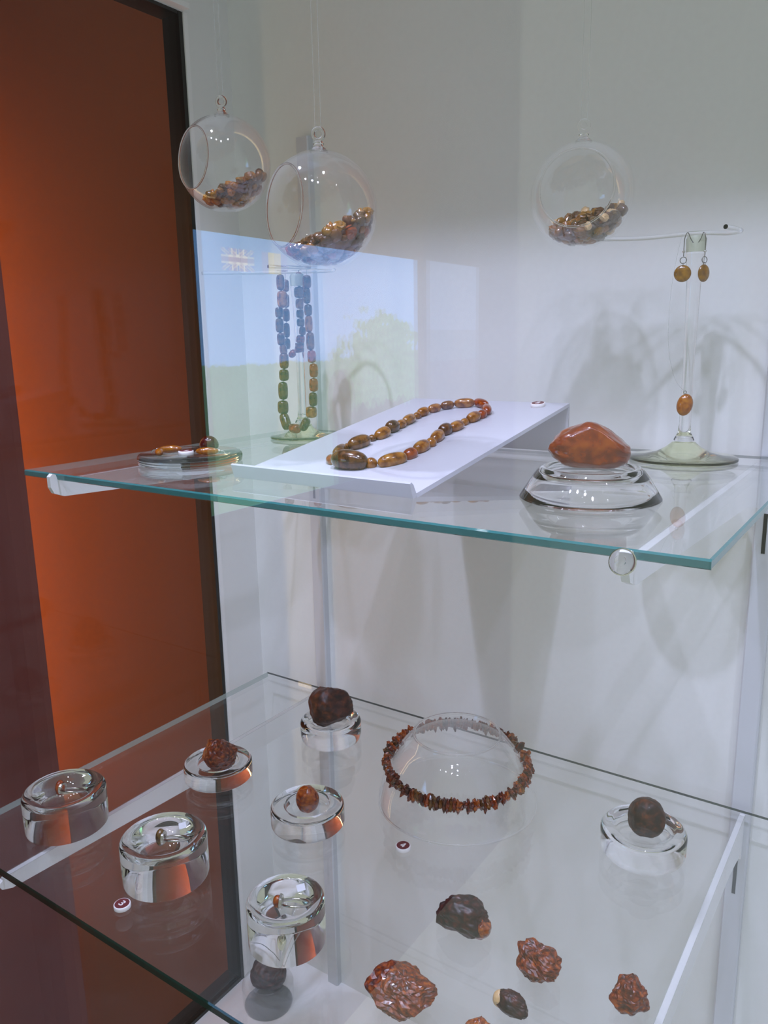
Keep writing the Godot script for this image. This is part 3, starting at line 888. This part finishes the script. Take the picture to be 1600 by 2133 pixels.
func make_globes() -> void:
	var chips := chip_meshes()
	var right := Vector3(0.824, 0, -0.567)
	var specs := [
		{c = Vector3(0.2131, 0.6602, 0.2356), turn = -0.24, n = 84, hole = 0.63, lift = -0.50, slope = 0.22, label = "clear hanging glass globe nearest the amber side window, highest of the three", chip = "small amber chip in the left hanging globe", mix = ["mustard", "tawny", "umber", "walnut", "mustard", "olive", "honey", "cream"]},
		{c = Vector3(0.3965, 0.5886, 0.3167), turn = -0.38, n = 96, hole = 0.68, lift = -0.42, slope = 0.26, label = "clear hanging glass globe in the middle above the necklace stand", chip = "small amber chip in the middle hanging globe", mix = ["walnut", "tawny", "umber", "cognac", "umber", "mustard", "walnut", "olive"]},
		{c = Vector3(0.5414, 0.6082, 0.1318), turn = 0.22, n = 96, hole = 0.70, lift = -0.46, slope = 0.24, label = "clear hanging glass globe at the right beside the earring stand", chip = "small amber chip in the right hanging globe", mix = ["umber", "olive", "tawny", "walnut", "umber", "mustard", "olive", "cream"]}]
	for g in specs:
		var rad := 0.045
		var t := thing("glass_globe", g.label, "glass globe", g.c, "hanging glass globes")
		var n := Vector3(sin(g.turn), 0.05, cos(g.turn)).normalized()
		var b := axis_basis(n)
		for layer in 2:
			var r: float = rad - 0.0011 * layer
			var v := PackedVector3Array()
			var idx := PackedInt32Array()
			var nu := 72
			var nv := 44
			var open := asin(g.hole)
			for j in nv + 1:
				var th := lerpf(open, PI, float(j) / nv)
				for i in nu:
					var ph := TAU * i / nu
					var p := b * (Vector3(sin(th) * cos(ph), cos(th), sin(th) * sin(ph)) * r)
					p.y = maxf(p.y, -rad * 0.955 + 0.0011 * layer)
					v.append(p)
			for j in nv:
				for i in nu:
					var a := j * nu + i
					var c := j * nu + (i + 1) % nu
					idx.append_array([a, a + nu, c, c, a + nu, c + nu])
			obj("outer_wall" if layer == 0 else "inner_wall", arrays(v, PackedVector3Array(), idx), M.thin_glass, t)
		var rim_b := Basis(b.x, b.z, b.y)
		obj("rim", tube(ring_path((rad - 0.0005) * g.hole, rim_b, n * (rad - 0.0005) * sqrt(1.0 - g.hole * g.hole), 64), 0.0009, 8, true), M.clear, t)
		var neck := obj("neck", lathe([Vector2(0, rad - 0.0008), Vector2(0.0075, rad - 0.0012), Vector2(0.0055, rad + 0.0012), Vector2(0.0034, rad + 0.0026), Vector2(0.0044, rad + 0.0046), Vector2(0.0030, rad + 0.0066), Vector2(0, rad + 0.0072)], 28), M.clear, t)
		obj("loop", tube(ring_path(0.0042, Basis(Vector3.UP, 0.5), Vector3(0, rad + 0.0118, 0)), 0.0016, 10, true), M.clear, neck)
		for s in [-1, 1]:
			obj("hanging_thread", tube(PackedVector3Array([Vector3(0.0028 * s, rad + 0.0160, 0), Vector3(0.0045 * s, 1.158 - g.c.y, 0)]), 0.00018, 6), M.nylon, t)
		# what lies in it: crumbs underneath, chips on and round them
		var inner := rad - 0.0016
		var top := func(p: Vector3) -> float: return rad * g.lift + g.slope * p.dot(right) - 0.24 * p.dot(n)
		var wide: float = rad * sqrt(1.0 - g.hole * g.hole) - 0.006
		var bump := noise(900, 0.16)
		var heap := obj("amber_crumbs", lump(func(d: Vector3) -> Vector3:
			var p: Vector3 = d * (inner - 0.0040)
			p -= n * maxf(0.0, p.dot(n) - wide)
			p.y = minf(p.y, top.call(p) - 0.0045)
			p.y = maxf(p.y, -rad * 0.955 + 0.0034)
			var most := sqrt(maxf(0.0, pow(inner - 0.0040, 2.0) - p.y * p.y))
			var flat_ := Vector2(p.x, p.z).limit_length(most)
			p = Vector3(flat_.x, p.y, flat_.y)
			return p + d * 0.0012 * bump.get_noise_3dv(p * 1000.0), 48, 40), M.umber, null, g.c)
		heap.set_meta("kind", "stuff")
		tag(heap, "fine amber crumbs under the chips in the " + ["left", "middle", "right"][specs.find(g)] + " globe", "amber crumbs")
		var placed := []
		var made := 0
		var tries := 0
		while made < g.n and tries < 40000:
			tries += 1
			var size := rng.randf_range(0.0038, 0.0058)
			var p: Vector3
			if made < g.n * 0.45:
				p = Vector3(rng.randf_range(-1, 1), 0, rng.randf_range(-1, 1)) * inner
				p.y = top.call(p) + rng.randf_range(-0.003, 0.0012)
				if p.length() > inner - size * 0.95:
					continue
			else:
				p = Vector3(rng.randfn(), rng.randfn(), rng.randfn()).normalized() * (inner - size * 0.95)
				if p.y > top.call(p) - 0.002:
					continue
				p.y = maxf(p.y, -rad * 0.955 + size * 0.8 + 0.0015)
			if p.dot(n) > wide:
				continue
			var near := false
			for q in placed:
				if p.distance_to(q) < 0.0057:
					near = true
					break
			if near and tries < 30000:
				continue
			placed.append(p)
			var kind: String = g.mix[rng.randi() % 8]
			if g.c.x > 0.3 and g.c.x < 0.45 and made in [3, 17]:
				kind = "lemon"
			if g.c.x > 0.5 and made == 5:
				kind = "slate"
			var turn := Basis(Vector3(rng.randfn(), rng.randfn(), rng.randfn()).normalized(), rng.randf() * TAU)
			if made >= g.n * 0.45:
				turn = axis_basis(p, rng.randf() * TAU)
			var o := obj("amber_chip", chips[rng.randi() % chips.size()], M[kind], null, g.c + p, turn.scaled(Vector3.ONE * size))
			tag(o, TONE[kind] + " " + g.chip, "amber chip", TONE[kind] + " chips in the " + ["left", "middle", "right"][specs.find(g)] + " globe")
			made += 1


# ---------------------------------------------------------------- things on the lower shelf
func holder(label: String, at: Vector3, r: float, h: float, kind: String, mat: Material = null) -> void:
	var p: Array
	if kind == "flat":          # a low ring with a shallow well
		p = [Vector2(0, h * 0.55), Vector2(r * 0.50, h * 0.55), Vector2(r * 0.60, h * 0.62)]
		p += arc(r * 0.66, h - 0.0032, 0.003, 175, 90, 4)
		p += [Vector2(r * 0.90, h)]
		p += arc(r - 0.0035, h - 0.0035, 0.0035, 90, 0, 6)
		p += [Vector2(r, 0.004)] + arc(r - 0.003, 0.003, 0.003, 0, -90, 4) + [Vector2(0, 0)]
	elif kind == "ring":        # a tall block with a round shoulder and a deep dish
		p = [Vector2(0, h * 0.62), Vector2(r * 0.36, h * 0.63), Vector2(r * 0.52, h * 0.70), Vector2(r * 0.64, h * 0.84), Vector2(r * 0.72, h * 0.94)]
		p += [Vector2(r * 0.78, h * 0.99), Vector2(r * 0.84, h)]
		p += arc(r * 0.86, h - r * 0.14, r * 0.14, 85, 0, 8)
		p += [Vector2(r, h * 0.4), Vector2(r * 0.995, 0.0015), Vector2(r * 0.985, 0), Vector2(0, 0)]
	else:                       # medium block with a gentle dish
		p = [Vector2(0, h * 0.72), Vector2(r * 0.45, h * 0.74), Vector2(r * 0.62, h * 0.86), Vector2(r * 0.70, h * 0.97), Vector2(r * 0.76, h)]
		p += arc(r * 0.84, h - r * 0.16, r * 0.16, 90, 0, 8)
		p += [Vector2(r, h * 0.3), Vector2(r * 0.97, 0.0025), Vector2(r * 0.93, 0), Vector2(0, 0)]
	var o := obj("glass_holder", lathe(p, 80), mat if mat else M.clear, null, at)
	tag(o, label, "glass holder", "round glass holders")


func ring_on(label: String, at: Vector3, kind: String, turn: float, big: bool, tagged: bool) -> void:
	var t := thing("amber_ring", label, "ring", at, "rings with amber on the glass holders")
	t.rotation.y = turn
	t.scale = Vector3.ONE * 1.35
	var r := 0.0088
	# the hoop lies back on the dish, its stone towards the left
	obj("band", tube(ring_path(r, Basis(Vector3.RIGHT, 1.15), Vector3(0, r * 0.42 + 0.0012, 0)), 0.0007, 8, true), M.silver, t)
	var at_stone := Vector3(-r - 0.0014, r * 0.42 + 0.0016, 0)
	var s := Vector3(0.0034, 0.0062, 0.0044) if big else Vector3(0.003, 0.004, 0.0034)
	obj("stone", lump(func(d: Vector3) -> Vector3: return d * s, 24, 16), M[kind], t, at_stone + Vector3(-0.001, 0, 0))
	obj("setting", lathe([Vector2(0, -0.0008), Vector2(0.0042, -0.0008), Vector2(0.0048, 0.0006), Vector2(0.0040, 0.0012), Vector2(0, 0.0012)], 24), M.silver, t, at_stone + Vector3(0.0012, 0, 0), Basis(Vector3.BACK, PI / 2))
	if tagged:
		obj("paper_tag", prism(PackedVector2Array([Vector2(-0.0026, -0.002), Vector2(0.0026, -0.002), Vector2(0.0026, 0.002), Vector2(-0.0026, 0.002)]), 0.0003), M.paper, t, Vector3(0.002, 0.0100, -0.0075), Basis(Vector3.RIGHT, -0.5) * Basis(Vector3.BACK, 0.3))


func rock(called: String, label: String, at: Vector3, mesh: Mesh, mat: Material, turn := 0.0, group := "") -> MeshInstance3D:
	var o := obj(called, mesh, mat, null, at, Basis(Vector3.UP, turn))
	tag(o, label, "amber stone", group)
	return o


func make_lower_shelf_things() -> void:
	# glass holders, with what stands on each
	holder("tall round glass holder under the silver ring at the far left", Vector3(0.1121, 0, 0.4178), 0.0415, 0.040, "ring")
	ring_on("silver ring with dark amber stone on the leftmost glass holder", Vector3(0.1170, 0.0285, 0.4110), "cognac", 0.35, true, false)
	holder("tall round glass holder behind the number 3 tag", Vector3(0.2651, 0, 0.4168), 0.0398, 0.042, "ring")
	ring_on("ring with an upright green-brown amber stone above the number 3 tag", Vector3(0.2750, 0.0305, 0.4100), "olive", 0.5, true, true)
	holder("tall round glass holder under the thin ring in the foreground", Vector3(0.4157, 0, 0.4170), 0.0325, 0.040, "ring")
	ring_on("thin silver ring with a tiny orange stone on the foreground holder", Vector3(0.4230, 0.0280, 0.4130), "ember", 0.5, false, true)
	holder("low glass ring holder under the dark red stone at the side window", Vector3(0.1797, 0, 0.2667), 0.0388, 0.0195, "flat")
	rock("raw_amber", "shiny dark red-brown raw amber on the low holder by the side window", Vector3(0.1835, 0.0108, 0.2670), stone(Vector3(0.0215, 0.0200, 0.0195), 31, 14, 0.30, 0.12, 0.05, true, 36, 24), M.rust)
	holder("low glass ring holder under the small orange stone", Vector3(0.3254, 0, 0.2813), 0.0380, 0.0225, "flat")
	rock("raw_amber", "small smooth orange amber pebble in the low glass ring holder", Vector3(0.3235, 0.0126, 0.2790), stone(Vector3(0.0125, 0.0145, 0.0115), 32, 5, 0.16, 0.06), M.ember)
	holder("round glass holder under the big dark brown block near the back corner", Vector3(0.2343, 0, 0.1263), 0.0380, 0.0275, "medium")
	rock("raw_amber", "big blocky dark brown amber with a cut face near the back corner", Vector3(0.2350, 0.0200, 0.1270), stone(Vector3(0.0285, 0.0270, 0.0250), 36, 9, 0.30, 0.12, 0.03), M.bark, 0.4)
	holder("round glass holder under the smooth brown pebble at the right", Vector3(0.6279, 0, 0.1409), 0.0400, 0.0275, "medium")
	rock("raw_amber", "smooth dark brown rounded pebble on the glass holder at the right", Vector3(0.6300, 0.0200, 0.1420), stone(Vector3(0.0180, 0.0200, 0.0150), 38, 6, 0.18, 0.06, 0.015), M.bark, 0.2)

	# raw pieces lying on the shelf
	rock("raw_amber", "purple-brown raw amber piece with a red glassy end, farthest of the loose stones", Vector3(0.5330, 0, 0.3275), stone(Vector3(0.0250, 0.0155, 0.0170), 41, 11, 0.32, 0.24, 0.04), M.plum, 0.25)
	var red_end := obj("glassy_end", stone(Vector3(0.0095, 0.0088, 0.0098), 48, 6, 0.22, 0.10, 0.03), M.ember, get_child(get_child_count() - 1), Vector3(0.0155, 0.0012, 0.0030))
	red_end.set_meta("label", "red glassy end")
	rock("raw_amber", "flaky orange-brown raw amber piece right of the purple one", Vector3(0.6050, 0, 0.3375), stone(Vector3(0.0205, 0.0130, 0.0160), 42, 12, 0.30, 0.30, 0.09, true, 40, 26), M.rust, -0.4)
	rock("raw_amber", "small plum-coloured raw amber piece with a white end in the foreground", Vector3(0.6035, 0, 0.3815), stone(Vector3(0.0140, 0.0080, 0.0085), 43, 8, 0.22, 0.12, 0.08), M.plum, -0.15)
	var white_end := obj("white_crust", stone(Vector3(0.0052, 0.0064, 0.0066), 44, 4, 0.15, 0.08), M.cream, get_child(get_child_count() - 1), Vector3(-0.0098, 0.0006, 0.0005))
	white_end.set_meta("label", "white crust on the end")
	rock("raw_amber", "largest rough red-brown raw amber piece at the bottom edge", Vector3(0.5345, 0, 0.4230), stone(Vector3(0.0275, 0.0160, 0.0225), 45, 14, 0.34, 0.28, 0.08, true, 46, 30), M.rust, 0.3)
	rock("raw_amber", "reddish raw amber piece in the foreground next to the right bracket", Vector3(0.6745, 0, 0.3300), stone(Vector3(0.0165, 0.0125, 0.0135), 46, 11, 0.34, 0.26, 0.07, true, 36, 24), M.rust, 0.9)
	rock("raw_amber", "amber piece only just showing at the bottom edge of the picture", Vector3(0.5935, 0, 0.4150), stone(Vector3(0.0100, 0.0080, 0.0090), 47, 8, 0.25, 0.15, 0.10), M.ember, 0.0)

	number_tag("3", "dark red round tag with a white 3 in front of a glass holder", Vector3(0.2677, 0, 0.4689), Basis())
	number_tag("4", "dark red round tag with a white 4 before the big bowl", Vector3(0.4319, 0, 0.2643), Basis())

	# the big thin bowl, upside down, with a necklace of chips round it
	var at := Vector3(0.4331, 0, 0.1587)
	var bowl := thing("glass_bowl", "wide thin upturned glass bowl inside the chip necklace", "bowl", at)
	var o_ := [Vector2(0.0855, 0), Vector2(0.0860, 0.001), Vector2(0.0845, 0.010), Vector2(0.0800, 0.0255), Vector2(0.0725, 0.0425), Vector2(0.0620, 0.0590), Vector2(0.0540, 0.0685), Vector2(0.0490, 0.0730), Vector2(0.0475, 0.0765), Vector2(0.0450, 0.0768), Vector2(0.0435, 0.0735), Vector2(0, 0.0725)]
	var i_ := [Vector2(0, 0.0700), Vector2(0.0460, 0.0702), Vector2(0.0520, 0.0665), Vector2(0.0602, 0.0572), Vector2(0.0705, 0.0410), Vector2(0.0780, 0.0245), Vector2(0.0825, 0.0098), Vector2(0.0838, 0.0)]
	obj("shell", lathe(o_ + i_, 96, true), M.thin_glass, bowl)
	obj("rim", tube(ring_path(0.0850, Basis(Vector3.RIGHT, PI / 2), Vector3(0, 0.0010, 0), 96), 0.0010, 8, true), M.clear, bowl)
	obj("foot_ring", tube(ring_path(0.0462, Basis(Vector3.RIGHT, PI / 2), Vector3(0, 0.0768, 0), 72), 0.0013, 8, true), M.clear, bowl)
	var neck := thing("chip_necklace", "necklace of dark amber chips lying round the wide upturned bowl", "necklace", at + Vector3(0, 0.044, 0))
	var chips := []
	for k in 10:
		var r := RandomNumberGenerator.new()
		r.seed = 700 + k
		var s := Vector3(0.0024 * r.randf_range(0.8, 1.3), 0.0060 * r.randf_range(0.75, 1.3), 0.0040 * r.randf_range(0.8, 1.2))
		var n := noise(720 + k, 1.2)
		chips.append(lump(func(d: Vector3) -> Vector3: return d * s * (1.0 + 0.45 * n.get_noise_3dv(d * 1.4)), 10, 7, true))
	var kinds := ["rust", "ember", "rust", "cognac", "bark", "rust", "walnut", "ember", "umber", "rust"]
	var loop := PackedVector3Array()
	var count := 138
	var r0 := 0.0755
	for k in count:
		# the gap for the clasp is at the back right
		var a := deg_to_rad(-42.0) + deg_to_rad(350.0) * k / (count - 1)
		var p := Vector3(r0 * cos(a), 0.0012 * sin(k * 1.7), r0 * sin(a))
		loop.append(Vector3(r0 * cos(a), 0, r0 * sin(a)))
		var b := Basis(Vector3.UP, -a) * Basis(Vector3.UP, PI / 2) * Basis(Vector3.RIGHT, rng.randf_range(-0.9, 0.9)) * Basis(Vector3.UP, rng.randf_range(-0.35, 0.35))
		var kind: String = kinds[rng.randi() % kinds.size()]
		if k == 76:
			kind = "slate"
		obj("chip", chips[rng.randi() % chips.size()], M[kind], neck, p, b)
	obj("thread", tube(loop, 0.0004, 6), M.nylon, neck)
	# it has slid a little lower at the front than at the back
	neck.basis = Basis(Vector3(0.80, 0, -0.60), 0.075)


func make_floor_things() -> void:
	holder("tall glass holder on the case floor under the black-brown stone", Vector3(0.0640, FLOOR_Y, 0.0920), 0.0395, 0.040, "medium", pane(Color(0.92, 0.95, 0.95, 0.12)))
	rock("raw_amber", "black-brown lump on the glass holder on the case floor", Vector3(0.0650, FLOOR_Y + 0.029, 0.0910), stone(Vector3(0.0270, 0.0260, 0.0240), 51, 8, 0.2, 0.12, 0.03), M.plum, 0.6)
